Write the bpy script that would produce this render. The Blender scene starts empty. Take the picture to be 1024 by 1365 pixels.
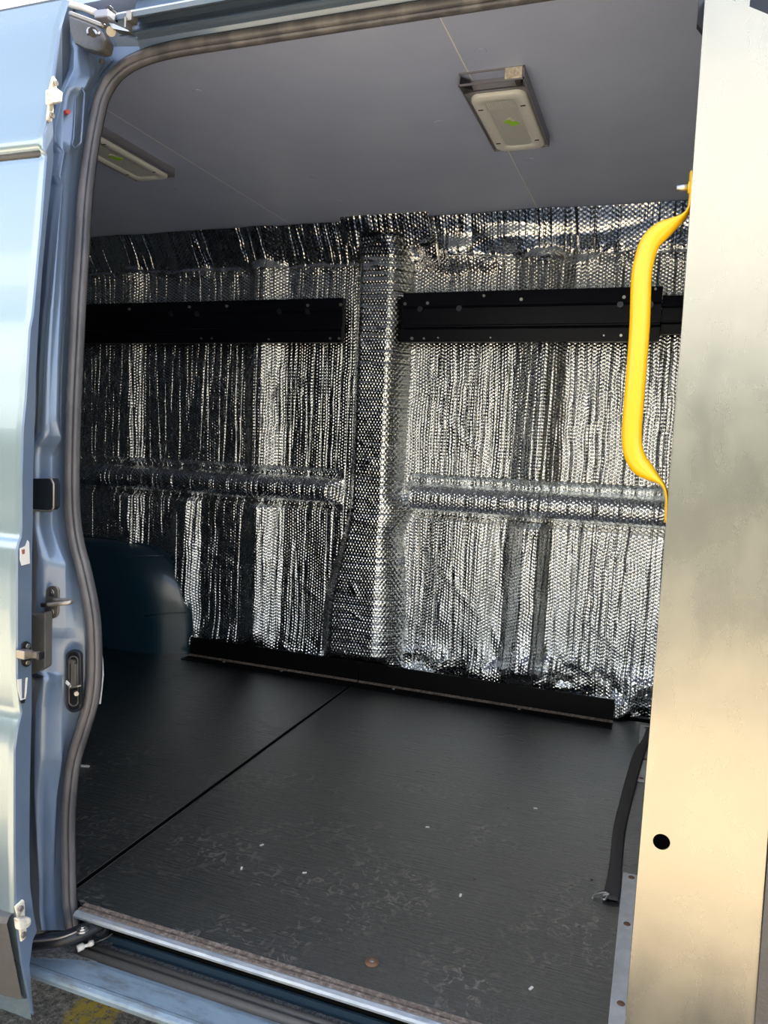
import bpy, bmesh, math, random
import numpy as np
from mathutils import Vector, Matrix
random.seed(7); np.random.seed(7)
SC = bpy.context.scene
COL = SC.collection

# ------------------------------------------------------------------ camera
F = 1016.28
RW = np.array([[0.9380316, -0.0718868, 0.3390117],
               [0.3437386, 0.0686556, -0.9365523],
               [0.0440507, 0.9950471, 0.0891114]])
CAM = np.array([0.0, 0.0, 1.0])
cd = bpy.data.cameras.new('camera'); cam = bpy.data.objects.new('camera', cd); COL.objects.link(cam)
cd.sensor_fit = 'VERTICAL'; cd.sensor_height = 36; cd.sensor_width = 36
cd.lens = F / 1365 * 36; cd.clip_start = .02; cd.clip_end = 500
m4 = Matrix.Identity(4)
for i in range(3):
    for j in range(3): m4[i][j] = RW[i][j]
    m4[i][3] = CAM[i]
cam.matrix_world = m4
SC.camera = cam

# ------------------------------------------------------------------ light
w = bpy.data.worlds.new('world'); SC.world = w; w.use_nodes = True
wn = w.node_tree; wn.nodes.clear()
wo = wn.nodes.new('ShaderNodeOutputWorld'); wb = wn.nodes.new('ShaderNodeBackground')
sky = wn.nodes.new('ShaderNodeTexSky'); sky.sky_type = 'NISHITA'; sky.sun_disc = False
sky.sun_elevation = math.radians(61); sky.sun_rotation = math.radians(20)
sky.air_density = 1.0; sky.dust_density = 3.0; sky.ozone_density = 1.2
wb.inputs['Strength'].default_value = 0.16
hs = wn.nodes.new('ShaderNodeHueSaturation'); hs.inputs['Saturation'].default_value = .7
wn.links.new(sky.outputs[0], hs.inputs['Color']); wn.links.new(hs.outputs[0], wb.inputs[0]); wn.links.new(wb.outputs[0], wo.inputs[0])
sd = bpy.data.lights.new('sun', 'SUN'); sun = bpy.data.objects.new('sun', sd); COL.objects.link(sun)
sd.energy = 4.0; sd.angle = math.radians(.53); sd.color = (1, .93, .82)
# the sun stands beyond the van: the photographed side is in the van's own shade
sun.rotation_euler = Vector((-.22, -.42, -.87)).to_track_quat('-Z', 'Y').to_euler()
SC.view_settings.view_transform = 'Standard'; SC.view_settings.look = 'None'
SC.view_settings.gamma = 1; SC.view_settings.use_curve_mapping = False
SC.view_settings.exposure = 2.3

# ------------------------------------------------------------------ helpers
def ray(px, py): return RW @ np.array([px - 512, -(py - 682.5), -F])
def on(px, py, ax, v):
    r = ray(px, py); t = (v - CAM[ax]) / r[ax]; return CAM + r * t
def lean(z): return .112 * (max(z - .85, 0) / .85) ** 2
def skin(px, py, off=0.0, y0=1.235):          # point on the leaning body side, off metres behind it
    y = y0 + off
    for _ in range(6):
        p = on(px, py, 1, y); y = y0 + off + lean(p[2])
    return on(px, py, 1, y)
def interp(tab, t):
    ys = [a[1] for a in tab]; xs = [a[0] for a in tab]
    return float(np.interp(t, ys, xs))

ORG = {}
def tag(o, label=None, cat=None, group=None, kind=None):
    if label: o['label'] = label
    if cat: o['category'] = cat
    if group: o['group'] = group
    if kind: o['kind'] = kind
    return o
def empty(name, loc, label=None, cat=None, group=None, kind=None):
    o = bpy.data.objects.new(name, None); COL.objects.link(o); o.location = loc
    o.empty_display_size = .05; ORG[o.name] = Vector(loc)
    return tag(o, label, cat, group, kind)

class MB:
    def __init__(s): s.v = []; s.f = []; s.sm = []
    def add(s, v, f, smooth=False):
        n = len(s.v); s.v += [tuple(map(float, p)) for p in v]
        s.f += [tuple(i + n for i in q) for q in f]; s.sm += [smooth] * len(f); return s
    def box(s, x0, x1, y0, y1, z0, z1):
        v = [(x, y, z) for x in (x0, x1) for y in (y0, y1) for z in (z0, z1)]
        return s.add(v, [(0,1,3,2),(4,6,7,5),(0,4,5,1),(2,3,7,6),(0,2,6,4),(1,5,7,3)])
    def obox(s, c, ax, ay, az):              # oriented box, half-vectors
        c, ax, ay, az = map(lambda a: np.array(a, float), (c, ax, ay, az))
        v = [c + i*ax + j*ay + k*az for i in (-1,1) for j in (-1,1) for k in (-1,1)]
        return s.add(v, [(0,1,3,2),(4,6,7,5),(0,4,5,1),(2,3,7,6),(0,2,6,4),(1,5,7,3)])
    def cyl(s, a, b, r, n=16, r2=None, caps=True):
        a, b = Vector(a), Vector(b); d = (b - a).normalized(); r2 = r if r2 is None else r2
        u = d.orthogonal().normalized(); w_ = d.cross(u)
        v = []
        for c, rr in ((a, r), (b, r2)):
            for i in range(n):
                t = 2*math.pi*i/n; v.append(c + (u*math.cos(t) + w_*math.sin(t))*rr)
        s.add(v, [(i, (i+1) % n, n+(i+1) % n, n+i) for i in range(n)], True)
        if caps: s.add(v, [tuple(range(n))[::-1], tuple(range(n, 2*n))])
        return s
    def tube(s, pts, r, n=12, up=(0,1,0), r2=None, caps=True):   # r, r2: scalar or list (side, up)
        pts = [Vector(p) for p in pts]; N = len(pts); up = Vector(up); v = []
        for i, p in enumerate(pts):
            d = (pts[min(i+1, N-1)] - pts[max(i-1, 0)]).normalized()
            a = d.cross(up)
            a = a.normalized() if a.length > 1e-5 else d.orthogonal().normalized()
            b = a.cross(d).normalized()
            ra = r[i] if hasattr(r, '__len__') else r
            rb = ra if r2 is None else (r2[i] if hasattr(r2, '__len__') else r2)
            for k in range(n):
                t = 2*math.pi*k/n; v.append(p + a*math.cos(t)*ra + b*math.sin(t)*rb)
        f = [(i*n+k, i*n+(k+1) % n, (i+1)*n+(k+1) % n, (i+1)*n+k) for i in range(N-1) for k in range(n)]
        s.add(v, f, True)
        if caps: s.add(v, [tuple(range(n))[::-1], tuple(range((N-1)*n, N*n))])
        return s
    def extrude(s, prof, x0, x1, closed=False, smooth=False):    # prof: (y,z), along x
        n = len(prof)
        v = [(x0, y, z) for y, z in prof] + [(x1, y, z) for y, z in prof]
        m = n if closed else n-1
        f = [(i, (i+1) % n, n+(i+1) % n, n+i) for i in range(m)]
        s.add(v, f, smooth)
        if closed: s.add(v, [tuple(range(n))[::-1], tuple(range(n, 2*n))])
        return s
    def grid(s, P, smooth=True):             # P: rows of points
        R_, C_ = len(P), len(P[0])
        v = [p for row in P for p in row]
        f = [(i*C_+j, i*C_+j+1, (i+1)*C_+j+1, (i+1)*C_+j) for i in range(R_-1) for j in range(C_-1)]
        return s.add(v, f, smooth)
    def sphere(s, c, r, n=12, m=8, sc=(1,1,1)):
        v = []; 
        for i in range(m+1):
            a = math.pi*i/m
            for k in range(n):
                t = 2*math.pi*k/n
                v.append((c[0]+sc[0]*r*math.sin(a)*math.cos(t), c[1]+sc[1]*r*math.sin(a)*math.sin(t), c[2]+sc[2]*r*math.cos(a)))
        f = [(i*n+k, i*n+(k+1) % n, (i+1)*n+(k+1) % n, (i+1)*n+k) for i in range(m) for k in range(n)]
        return s.add(v, f, True)
    def build(s, name, mat, parent=None, label=None, bevel=0, kind=None, cat=None, group=None, solid=0, subd=0, origin=None):
        o_ = Vector((0,0,0))
        if parent is not None: o_ = ORG[parent.name]
        elif origin: o_ = Vector(origin)
        me = bpy.data.meshes.new(name)
        me.from_pydata([tuple(Vector(p) - o_) for p in s.v], [], s.f)
        me.polygons.foreach_set('use_smooth', s.sm)
        me.materials.append(mat); me.update()
        bm = bmesh.new(); bm.from_mesh(me); bmesh.ops.remove_doubles(bm, verts=bm.verts, dist=1e-5)
        bmesh.ops.recalc_face_normals(bm, faces=bm.faces); bm.to_mesh(me); bm.free()
        o = bpy.data.objects.new(name, me); COL.objects.link(o)
        ORG[o.name] = o_
        if parent is not None: o.parent = parent
        else: o.location = o_
        if solid:
            q = o.modifiers.new('s', 'SOLIDIFY'); q.thickness = solid; q.offset = 0
        if bevel:
            q = o.modifiers.new('b', 'BEVEL'); q.width = bevel; q.segments = 2; q.limit_method = 'ANGLE'
        if subd:
            q = o.modifiers.new('u', 'SUBSURF'); q.levels = subd; q.render_levels = subd
        return tag(o, label, cat, group, kind)

# ---- materials
def mat(name, base, rough=.5, metal=0, spec=.5, coat=0, coat_r=.05, nodes=None):
    m = bpy.data.materials.new(name); m.use_nodes = True; nt = m.node_tree
    b = nt.nodes['Principled BSDF']
    b.inputs['Base Color'].default_value = (*base, 1); b.inputs['Roughness'].default_value = rough
    b.inputs['Metallic'].default_value = metal; b.inputs['Specular IOR Level'].default_value = spec
    b.inputs['Coat Weight'].default_value = coat; b.inputs['Coat Roughness'].default_value = coat_r
    if nodes: nodes(nt, b)
    return m
class NT:
    def __init__(s, nt): s.nt = nt
    def n(s, t, **k):
        x = s.nt.nodes.new(t)
        for a, v in k.items(): setattr(x, a, v)
        return x
    def l(s, a, b): s.nt.links.new(a, b)
    def coord(s, scale=(1,1,1), rot=(0,0,0), kind='Object'):
        t = s.n('ShaderNodeTexCoord'); m = s.n('ShaderNodeMapping')
        m.inputs['Scale'].default_value = scale; m.inputs['Rotation'].default_value = rot
        s.l(t.outputs[kind], m.inputs[0]); return m.outputs[0]
    def noise(s, co, scale=5, detail=3, rough=.5, dist=0):
        x = s.n('ShaderNodeTexNoise'); x.inputs['Scale'].default_value = scale; x.inputs['Detail'].default_value = detail
        x.inputs['Roughness'].default_value = rough; x.inputs['Distortion'].default_value = dist
        s.l(co, x.inputs['Vector']); return x.outputs['Fac']
    def ramp(s, fac, *stops):
        r = s.n('ShaderNodeValToRGB'); e = r.color_ramp.elements
        while len(e) < len(stops): e.new(.5)
        for i, (p, c) in enumerate(stops):
            e[i].position = p; e[i].color = (c, c, c, 1) if not hasattr(c, '__len__') else (*c, 1)
        s.l(fac, r.inputs[0]); return r.outputs[0]
    def math(s, op, a, b=None, c=None):
        x = s.n('ShaderNodeMath', operation=op)
        for i, q in enumerate((a, b, c)):
            if q is None: continue
            if isinstance(q, (int, float)): x.inputs[i].default_value = q
            else: s.l(q, x.inputs[i])
        return x.outputs[0]
    def mix(s, fac, a, b):
        x = s.n('ShaderNodeMix', data_type='RGBA')
        if isinstance(fac, (int, float)): x.inputs[0].default_value = fac
        else: s.l(fac, x.inputs[0])
        for i, q in ((6, a), (7, b)):
            if isinstance(q, tuple): x.inputs[i].default_value = (*q, 1)
            else: s.l(q, x.inputs[i])
        return x.outputs[2]
    def bump(s, h, dist=.001, strength=1.0, normal=None):
        x = s.n('ShaderNodeBump'); x.inputs['Distance'].default_value = dist; x.inputs['Strength'].default_value = strength
        s.l(h, x.inputs['Height'])
        if normal: s.l(normal, x.inputs['Normal'])
        return x.outputs[0]

def foil_mat(name, horiz=False, seed=0., bub=.0014, cr=.0042):
    def f(nt, b):
        T = NT(nt)
        t = T.n('ShaderNodeTexCoord'); sp = T.n('ShaderNodeSeparateXYZ'); T.l(t.outputs['Object'], sp.inputs[0])
        X, Z = (sp.outputs['X'], sp.outputs['Z']) if not horiz else (sp.outputs['Z'], sp.outputs['X'])
        # hexagonal bubble pattern, 12 mm pitch, slightly warped by the sheet's wrinkles
        wob = T.noise(t.outputs['Object'], 6, 2)
        Xw = T.math('MULTIPLY_ADD', wob, .03, X)
        k = 2*math.pi/.0115
        a = T.math('COSINE', T.math('MULTIPLY', Xw, k))
        h1 = T.math('ADD', T.math('MULTIPLY', Xw, -.5*k), T.math('MULTIPLY', Z, .866*k))
        h2 = T.math('ADD', T.math('MULTIPLY', Xw, -.5*k), T.math('MULTIPLY', Z, -.866*k))
        hx = T.math('ADD', a, T.math('ADD', T.math('COSINE', h1), T.math('COSINE', h2)))
        n1 = T.bump(hx, bub/3, 1.0)
        # sharp creases running along the sheet
        co = T.n('ShaderNodeCombineXYZ'); T.l(T.math('MULTIPLY', X, 24.), co.inputs[0]); T.l(T.math('MULTIPLY', Z, .8), co.inputs[1])
        co.inputs[2].default_value = seed
        nz = T.noise(co.outputs[0], 1.0, .6, .4)
        cre = T.math('ABSOLUTE', T.math('SUBTRACT', nz, .5))
        cre = T.ramp(cre, (0., 0.), (.03, .6), (.085, 1.))
        n2 = T.bump(cre, cr, .8, n1)
        # crinkle
        vo = T.n('ShaderNodeTexVoronoi', feature='DISTANCE_TO_EDGE'); vo.inputs['Scale'].default_value = 26
        T.l(T.mix(.12, t.outputs['Object'], T_noisecol(T, t)), vo.inputs['Vector'])
        n3 = T.bump(T.ramp(vo.outputs['Distance'], (0, 0.), (.12, 1.)), .0008, .5, n2)
        n4 = T.bump(T.noise(t.outputs['Object'], 22, 3, .55), .0030, .6, n3)
        T.l(n4, b.inputs['Normal'])
    return mat(name, (.82, .85, .865), .20, 1.0, nodes=f)
def T_noisecol(T, t):
    x = T.n('ShaderNodeTexNoise'); x.inputs['Scale'].default_value = 7; T.l(t.outputs['Object'], x.inputs['Vector']); return x.outputs['Color']

def paint_nodes(dust=.25):
    def f(nt, b):
        T = NT(nt)
        n = T.noise(T.coord((1,1,1)), 9, 5, .6)
        fac = T.ramp(n, (.45, 0.), (.8, 1.))
        T.l(T.mix(T.math('MULTIPLY', fac, dust), b_base(b), (.33, .36, .38)), b.inputs['Base Color'])
        T.l(T.math('MULTIPLY_ADD', fac, .12, .3), b.inputs['Roughness'])
    return f
def b_base(b): return tuple(b.inputs['Base Color'].default_value[:3])

M = {}
M['foilv'] = foil_mat('foil_vertical_creases', False, 0.)
M['foilh'] = foil_mat('foil_horizontal_creases', True, 3., .0010, .0026)
M['foilc'] = foil_mat('foil_cove', False, 7., .0007, .003)
M['paint'] = mat('blue_grey_paint', (.15, .21, .30), .32, .3, .5, .6, .08, nodes=paint_nodes(.25))
M['sky_lit_paint'] = mat('sky_lit_paint', (.27, .35, .385), .22, .6, .5, 1.0, .03)  # paler copy of the body paint, bright sky reflection put into its colour
M['arch'] = mat('dark_arch_paint', (.010, .038, .060), .28, .0, .5, .5, .1)
M['seal'] = mat('weathered_rubber', (.075, .068, .062), .36, nodes=lambda nt, b: (lambda T: (T.l(T.mix(T.ramp(T.noise(T.coord((1,1,.25)), 30, 5), (.4, 0.), (.75, 1.)), (.075, .075, .08), (.17, .16, .16)), b.inputs['Base Color']), T.l(T.bump(T.noise(T.coord((1,1,1)), 120, 3), .0006), b.inputs['Normal'])))(NT(nt)))
M['black'] = mat('black_plastic', (.012, .013, .015), .4)
M['rail'] = mat('black_anodised_rail', (.0035, .0045, .010), .4, .0, .22)
M['kick'] = mat('black_kick_strip', (.004, .004, .0045), .5, 0, .15)
M['rust'] = mat('rusty_edge', (.16, .115, .08), .85, nodes=lambda nt, b: (lambda T: T.l(T.ramp(T.noise(T.coord(), 90, 5, .7), (.3, (.05, .04, .035)), (.5, (.17, .13, .10)), (.72, (.36, .31, .26))), b.inputs['Base Color']))(NT(nt)))
M['screw'] = mat('zinc_screw', (.55, .53, .5), .35, 1)
M['dscrew'] = mat('dark_bolt', (.09, .10, .12), .35, .9)
M['rscrew'] = mat('rusty_screw', (.22, .12, .07), .6, .5)
M['white'] = mat('white_paint', (.75, .73, .68), .45)
M['cream'] = mat('worn_cream_bracket', (.74, .70, .58), .4, nodes=lambda nt, b: (lambda T: T.l(T.ramp(T.noise(T.coord(), 70, 4, .6), (.35, (.45, .40, .30)), (.55, (.78, .74, .63))), b.inputs['Base Color']))(NT(nt)))
M['void'] = mat('gap_shade', (.004, .004, .004), 1, 0, 0)
M['dark'] = mat('dark_recess', (.012, .018, .026), .5)
M['steel'] = mat('dull_steel', (.36, .33, .29), .42, .8, nodes=lambda nt, b: (lambda T: T.l(T.bump(T.noise(T.coord(), 140, 4), .0006), b.inputs['Normal']))(NT(nt)))
M['yellow'] = mat('yellow_powder_coat', (.90, .50, .006), .34, 0, .5, .3, .15, nodes=lambda nt, b: (lambda T: T.l(T.bump(T.noise(T.coord(), 55, 3), .0006, .6), b.inputs['Normal']))(NT(nt)))
M['web'] = mat('black_webbing', (.06, .052, .05), .65, nodes=lambda nt, b: (lambda T: T.l(T.bump(T.noise(T.coord((1, .2, 1)), 350, 2), .0008), b.inputs['Normal']))(NT(nt)))
M['lens'] = mat('milky_lens', (.80, .83, .82), .32, 0, .5)
M['lensin'] = mat('inner_lens', (.58, .62, .63), .28, 0, .5)
M['green'] = mat('green_sticker', (.42, .85, .05), .5)
M['alu_edge'] = mat('lamp_tray_metal', (.36, .36, .39), .45, .7)
M['interior'] = mat('interior_lining', (.10, .125, .15), .5)
M['red'] = mat('red_plastic', (.5, .06, .04), .4)
M['wire'] = mat('bare_wire', (.2, .2, .2), .4, .8)

def ceil_nodes(nt, b):
    T = NT(nt)
    T.l(T.mix(T.ramp(T.noise(T.coord(), 3, 5, .6), (.35, 0.), (.7, 1.)), (.47, .555, .80), (.54, .63, .88)), b.inputs['Base Color'])
    T.l(T.bump(T.noise(T.coord(), 260, 2), .0003), b.inputs['Normal'])
M['ceiling'] = mat('grey_ceiling_board', (.18, .18, .21), .42, 0, .4, nodes=ceil_nodes)
M['seam'] = mat('pale_seam', (.95, .95, .95), .5)

def floor_nodes(nt, b):
    T = NT(nt)
    grain = T.noise(T.coord((3.0, 60, 1)), 3.0, 6, .65)
    fine = T.noise(T.coord((10, 220, 1)), 2.0, 3, .6)
    sc = T.noise(T.coord((1, 1, 1)), 34, 6, .7, 1.6)
    area = T.noise(T.coord((1, 1, 1)), 2.2, 3, .5)
    sp = T.n('ShaderNodeSeparateXYZ'); T.l(T.n('ShaderNodeTexCoord').outputs['Object'], sp.inputs[0])
    # boot scuffs concentrate by the doorway
    near = T.ramp(T.math('ADD', sp.outputs['Y'], T.math('MULTIPLY', area, .5)), (.0, 1.), (.28, .9), (.75, .12), (1.0, .0))
    nz = T.n('ShaderNodeMapRange'); nz.inputs[1].default_value = 1.5; nz.inputs[2].default_value = 2.5
    T.l(T.math('ADD', sp.outputs['Y'], T.math('MULTIPLY', area, .5)), nz.inputs[0])
    nz.inputs[3].default_value = 1; nz.inputs[4].default_value = .08
    patchy = T.ramp(T.noise(T.coord(), 4.2, 2, .5), (.47, .06), (.60, 1.))
    scuff = T.math('MULTIPLY', T.math('MULTIPLY', T.ramp(sc, (.54, 0.), (.62, 1.)), nz.outputs[0]), patchy)
    b.inputs['Coat IOR'].default_value = 2.6
    dust = T.math('MULTIPLY', T.ramp(T.noise(T.coord(), 5, 5, .65), (.4, 0.), (.8, 1.)), T.math('MULTIPLY', nz.outputs[0], .22))
    base = T.mix(T.ramp(grain, (.35, 0.), (.7, 1.)), (.007, .010, .011), (.018, .023, .024))
    base = T.mix(dust, base, (.085, .09, .085))
    base = T.mix(T.math('MULTIPLY', scuff, .85), base, (.22, .20, .18))
    T.l(base, b.inputs['Base Color'])
    r = T.math('MULTIPLY_ADD', grain, .22, .2)
    T.l(T.math('MULTIPLY_ADD', scuff, .15, r), b.inputs['Roughness'])
    n1 = T.bump(grain, .0030, .6); nn = T.bump(fine, .0010, .6, n1); T.l(nn, b.inputs['Normal']); T.l(nn, b.inputs['Coat Normal'])
M['floor'] = mat('black_phenolic_plywood', (.02, .022, .022), .3, 0, .5, 1.0, .13, nodes=floor_nodes)

def alu_nodes(sc=1.0, warm=.8):
    def f(nt, b):
        T = NT(nt)
        n = T.noise(T.coord((1, 1, .6)), 14*sc, 4, .55, .3)
        s_ = T.noise(T.coord((40, 40, 3)), 5, 3, .6)
        T.l(T.ramp(n, (.3, (.68*warm, .67*warm, .60*warm)), (.7, (.80*warm, .785*warm, .69*warm))), b.inputs['Base Color'])
        T.l(T.math('MULTIPLY_ADD', n, .18, .18), b.inputs['Roughness'])
        n1 = T.bump(T.noise(T.coord(), 7, 1.5, .4), .004, .4); T.l(T.bump(s_, .0003, .3, n1), b.inputs['Normal'])
    return f
M['alu'] = mat('scuffed_aluminium', (.7, .7, .67), .35, 1.0, nodes=alu_nodes(1., .51))
M['plate'] = mat('grey_floor_plate', (.36, .36, .34), .45, .2, nodes=lambda nt, b: (lambda T: T.l(T.ramp(T.noise(T.coord(), 18, 5, .7), (.3, (.48, .48, .46)), (.65, (.68, .68, .65))), b.inputs['Base Color']))(NT(nt)))
M['lip'] = mat('worn_threshold_metal', (.45, .5, .55), .45, .6, nodes=lambda nt, b: (lambda T: (T.l(T.ramp(T.noise(T.coord((.5, 2, 2)), 28, 5, .7), (.3, (.26, .30, .34)), (.55, (.45, .48, .50)), (.8, (.33, .28, .23))), b.inputs['Base Color']), T.l(T.bump(T.noise(T.coord(), 60, 4), .001), b.inputs['Normal'])))(NT(nt)))
M['sill'] = mat('scuffed_sill_paint', (.22, .32, .42), .4, .2, .5, .3, nodes=lambda nt, b: (lambda T: (T.l(T.ramp(T.noise(T.coord((.6, 2, 2)), 16, 6, .7), (.34, (.17, .19, .2)), (.5, (.24, .32, .39)), (.68, (.28, .37, .44)), (.8, (.5, .53, .55))), b.inputs['Base Color']), T.l(T.bump(T.noise(T.coord(), 40, 4), .001), b.inputs['Normal'])))(NT(nt)))
M['track'] = mat('dark_blue_track', (.03, .06, .09), .45, .1)
M['grit'] = mat('gritty_grey', (.12, .12, .115), .9, nodes=lambda nt, b: (lambda T: (T.l(T.ramp(T.noise(T.coord(), 150, 5, .8), (.35, (.03, .035, .04)), (.65, (.26, .25, .235))), b.inputs['Base Color']), T.l(T.bump(T.noise(T.coord(), 120, 4), .003), b.inputs['Normal'])))(NT(nt)))
M['clad'] = mat('textured_black_cladding', (.095, .09, .082), .5, nodes=lambda nt, b: (lambda T: T.l(T.bump(T.noise(T.coord(), 130, 4), .001), b.inputs['Normal']))(NT(nt)))
def asphalt(nt, b):
    T = NT(nt)
    st = T.ramp(T.noise(T.coord(), 70, 6, .85), (.36, (.04, .04, .038)), (.50, (.14, .135, .12)), (.66, (.42, .40, .36)))
    sp = T.n('ShaderNodeSeparateXYZ'); T.l(T.n('ShaderNodeTexCoord').outputs['Object'], sp.inputs[0])
    d = T.math('ADD', T.math('MULTIPLY', sp.outputs['X'], .94), T.math('MULTIPLY', sp.outputs['Y'], .34))
    d = T.math('ABSOLUTE', T.math('SUBTRACT', T.math('MULTIPLY_ADD', T.noise(T.coord(), 12, 4, .7), .12, d), YELLOW_D))
    line = T.math('MULTIPLY', T.ramp(d, (.05, 1.), (.075, 0.)), T.ramp(T.noise(T.coord(), 45, 5, .8), (.40, 0.), (.52, 1.)))
    T.l(T.mix(line, st, (.46, .34, .035)), b.inputs['Base Color'])
    T.l(T.bump(T.noise(T.coord(), 90, 5, .8), .012), b.inputs['Normal'])
GZ = -.55
_q = on(128, 1350, 2, GZ); YELLOW_D = .94*_q[0] + .34*_q[1] + .06
M['asphalt'] = mat('asphalt', (.1, .1, .1), .9, 0, .3, nodes=asphalt)
M['concrete'] = mat('sunlit_paving', (.42, .36, .28), .9, 0, .3, nodes=lambda nt, b: (lambda T: T.l(T.ramp(T.noise(T.coord(), 3, 6, .7), (.3, (.35, .28, .19)), (.7, (.44, .355, .245))), b.inputs['Base Color']))(NT(nt)))

M['cream_wall'] = mat('cream_render', (.58, .575, .545), .9, 0, .3)
M['hedge'] = mat('grey_green_wall', (.10, .11, .09), .9, 0, .3)
# ------------------------------------------------------------------ large structure
YW = 2.97      # foil plane
ZC = 1.875     # ceiling
g = MB(); g.add([(-60, -60, GZ), (60, -60, GZ), (60, 60, GZ), (-60, 60, GZ)], [(0, 1, 2, 3)])
g.build('ground', M['asphalt'], kind='structure', label='rough dark asphalt with a worn yellow painted line under the sill')

MB().box(-40, 40, -2.7, -.1, GZ-.05, GZ+.03).build('pavement', M['concrete'], kind='structure', label='sunlit pavement the camera stands on')
MB().box(-40, 40, -14.3, -14, GZ, 9.5).build('wall_behind', M['cream_wall'], kind='structure', label='sunlit cream building front across the lot')
MB().box(-40, 40, -10, -9, GZ, 2.5).build('trim_1', M['hedge'], kind='structure', label='low grey-green boundary wall across the lot')
# floor
fl = MB().box(-3.3, .05, 1.25, 3.05, -.055, -.014).build('floor', M['void'], kind='structure', label='van floor under two black plywood boards')
def board(x0, x1, y0, y1): return MB().box(x0, x1, y0, y1, -.014, 0.0).build('floor_panel', M['floor'], fl, bevel=.0012)
board(-1.137, .03, 1.243, 2.965); board(-3.28, -1.153, 1.243, 2.965)
sm_ = MB().box(-1.1385, -1.1372, 1.244, 2.9, -.012, .0003); sm_.build('seam_strip', M['wire'], fl, 'pale metal edge of the floor joint')
sm_ = MB().box(-1.1530, -1.1520, 1.244, 2.9, -.012, .0003); sm_.build('seam_strip', M['wire'], fl)
MB().box(-1.153, -1.137, 1.243, 2.965, -.014, -.0015).build('joint_shade', M['void'], fl, 'black bar standing in for the shaded joint between the boards')  # solid matte bar, the groove's shade given by its black colour
for (px, py) in ((496, 1283),):
    p = on(px, py, 2, 0)
    b_ = MB().sphere((p[0], p[1], 0.0005), .014, 16, 8, (1, 1, .28)); o = b_.build('bolt', M['rscrew'], fl, 'rusty round bolt head')
    MB().cyl((p[0], p[1], .003), (p[0], p[1], .0055), .005, 6).build('socket', M['screw'], o)
for (px, py) in ((557,1028),(578,1032),(541,1048),(563,1053),(688,1054),(677,1077),(497,1105),(520,1111),(633,1172),(789,1173)):
    p = on(px, py, 2, 0); MB().cyl((p[0], p[1], -.001), (p[0], p[1], .0012), .0036, 8).build('screw_hole', M['black'], fl)
for (px, py) in ((349,1127),(406,1164),(322,1158),(570,1103),(614,1194),(708,1318),(714,1078)):
    p = on(px, py, 2, 0); a = random.random()*3
    MB().obox((p[0], p[1], .0012), (.005*math.cos(a), .005*math.sin(a), .0003), (-.0022*math.sin(a), .0022*math.cos(a), 0), (0, 0, .0008)).build('paint_chip', M['white'], fl)

# ceiling
ce = MB().box(-3.3, .06, 1.33, 3.05, ZC+.012, ZC+.04).build('ceiling', M['seam'], kind='structure', label='grey lining boards over the cargo bay')
for x0, x1 in ((-3.3, -1.4985), (-1.4965, -.4965), (-.4935, .06)):
    MB().box(x0, x1, 1.33, 2.97, ZC, ZC+.012).build('ceiling_panel', M['ceiling'], ce)
for x0 in (-1.4983, -.4963):
    MB().box(x0, x0+.0026, 1.335, 2.96, ZC-.0002, ZC+.010).build('seam_filler', M['seam'], ce)
for (px, py) in ((641,68),(264,122),(586,163),(417,238),(451,268),(236,253),(283,278),(708,213)):
    p = on(px, py, 2, ZC); MB().cyl((p[0], p[1], ZC-.0015), (p[0], p[1], ZC), .011, 16, r2=.013).build('screw_cap', M['ceiling'], ce)

# near side wall inside (behind the open door), rear end, bulkhead
MB().box(-3.3, -1.215, 1.30, 1.33, -.01, ZC).build('wall_near', M['interior'], kind='structure', label='dark inner lining behind the rear door post')
MB().box(-3.33, -3.3, 1.25, 3.05, -.01, ZC+.04).build('wall_left', M['interior'], kind='structure', label='dark rear end of the cargo bay')
MB().box(.05, .07, 1.27, 3.05, -.05, ZC+.04).build('wall_right', M['alu'], kind='structure', label='metal bulkhead behind the aluminium edge panel')
wf = MB().box(-3.3, .07, 3.05, 3.07, -.05, ZC+.04).build('wall_far', M['interior'], kind='structure', label='far side wall lined with silver bubble foil')

# ------------------------------------------------------------------ foil insulation
def hash2(ix, iy, s):
    h = (ix*374761393 + iy*668265263 + s*1442695041).astype(np.int64) & 0xffffffff
    h = ((h ^ (h >> 13))*1274126177) & 0xffffffff
    return ((h ^ (h >> 16)) & 0xffff)/65535.0
def vnoise(x, y, s=0):
    ix = np.floor(x).astype(np.int64); iy = np.floor(y).astype(np.int64); fx = x-ix; fy = y-iy
    fx = fx*fx*(3-2*fx); fy = fy*fy*(3-2*fy)
    a = hash2(ix, iy, s); b = hash2(ix+1, iy, s); c = hash2(ix, iy+1, s); d = hash2(ix+1, iy+1, s)
    return (a*(1-fx)+b*fx)*(1-fy) + (c*(1-fx)+d*fx)*fy
def fbm(x, y, s=0, o=3):
    r = 0; a = 1; t = 0
    for i in range(o): r = r+a*vnoise(x*2**i, y*2**i, s+i*17); t += a; a *= .5
    return r/t*2-1
def sstep(a, b, x): t = np.clip((x-a)/(b-a), 0, 1); return t*t*(3-2*t)
def lin(a, b, x): return np.clip((x-a)/(b-a), 0, 1)
def trap(x, a, b, c, d): return np.minimum(lin(a, b, x), 1-lin(c, d, x))
def crease(x, z, x0, z0, x1, z1, w, h):      # a ridge along a segment
    dx, dz = x1-x0, z1-z0; L = math.hypot(dx, dz); ux, uz = dx/L, dz/L
    t = np.clip((x-x0)*ux+(z-z0)*uz, 0, L); d = np.hypot(x-x0-t*ux, z-z0-t*uz)
    return h*np.clip(1-d/w, 0, 1)*np.minimum(1, np.minimum(t, L-t)/(.15*L)+.15)

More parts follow.
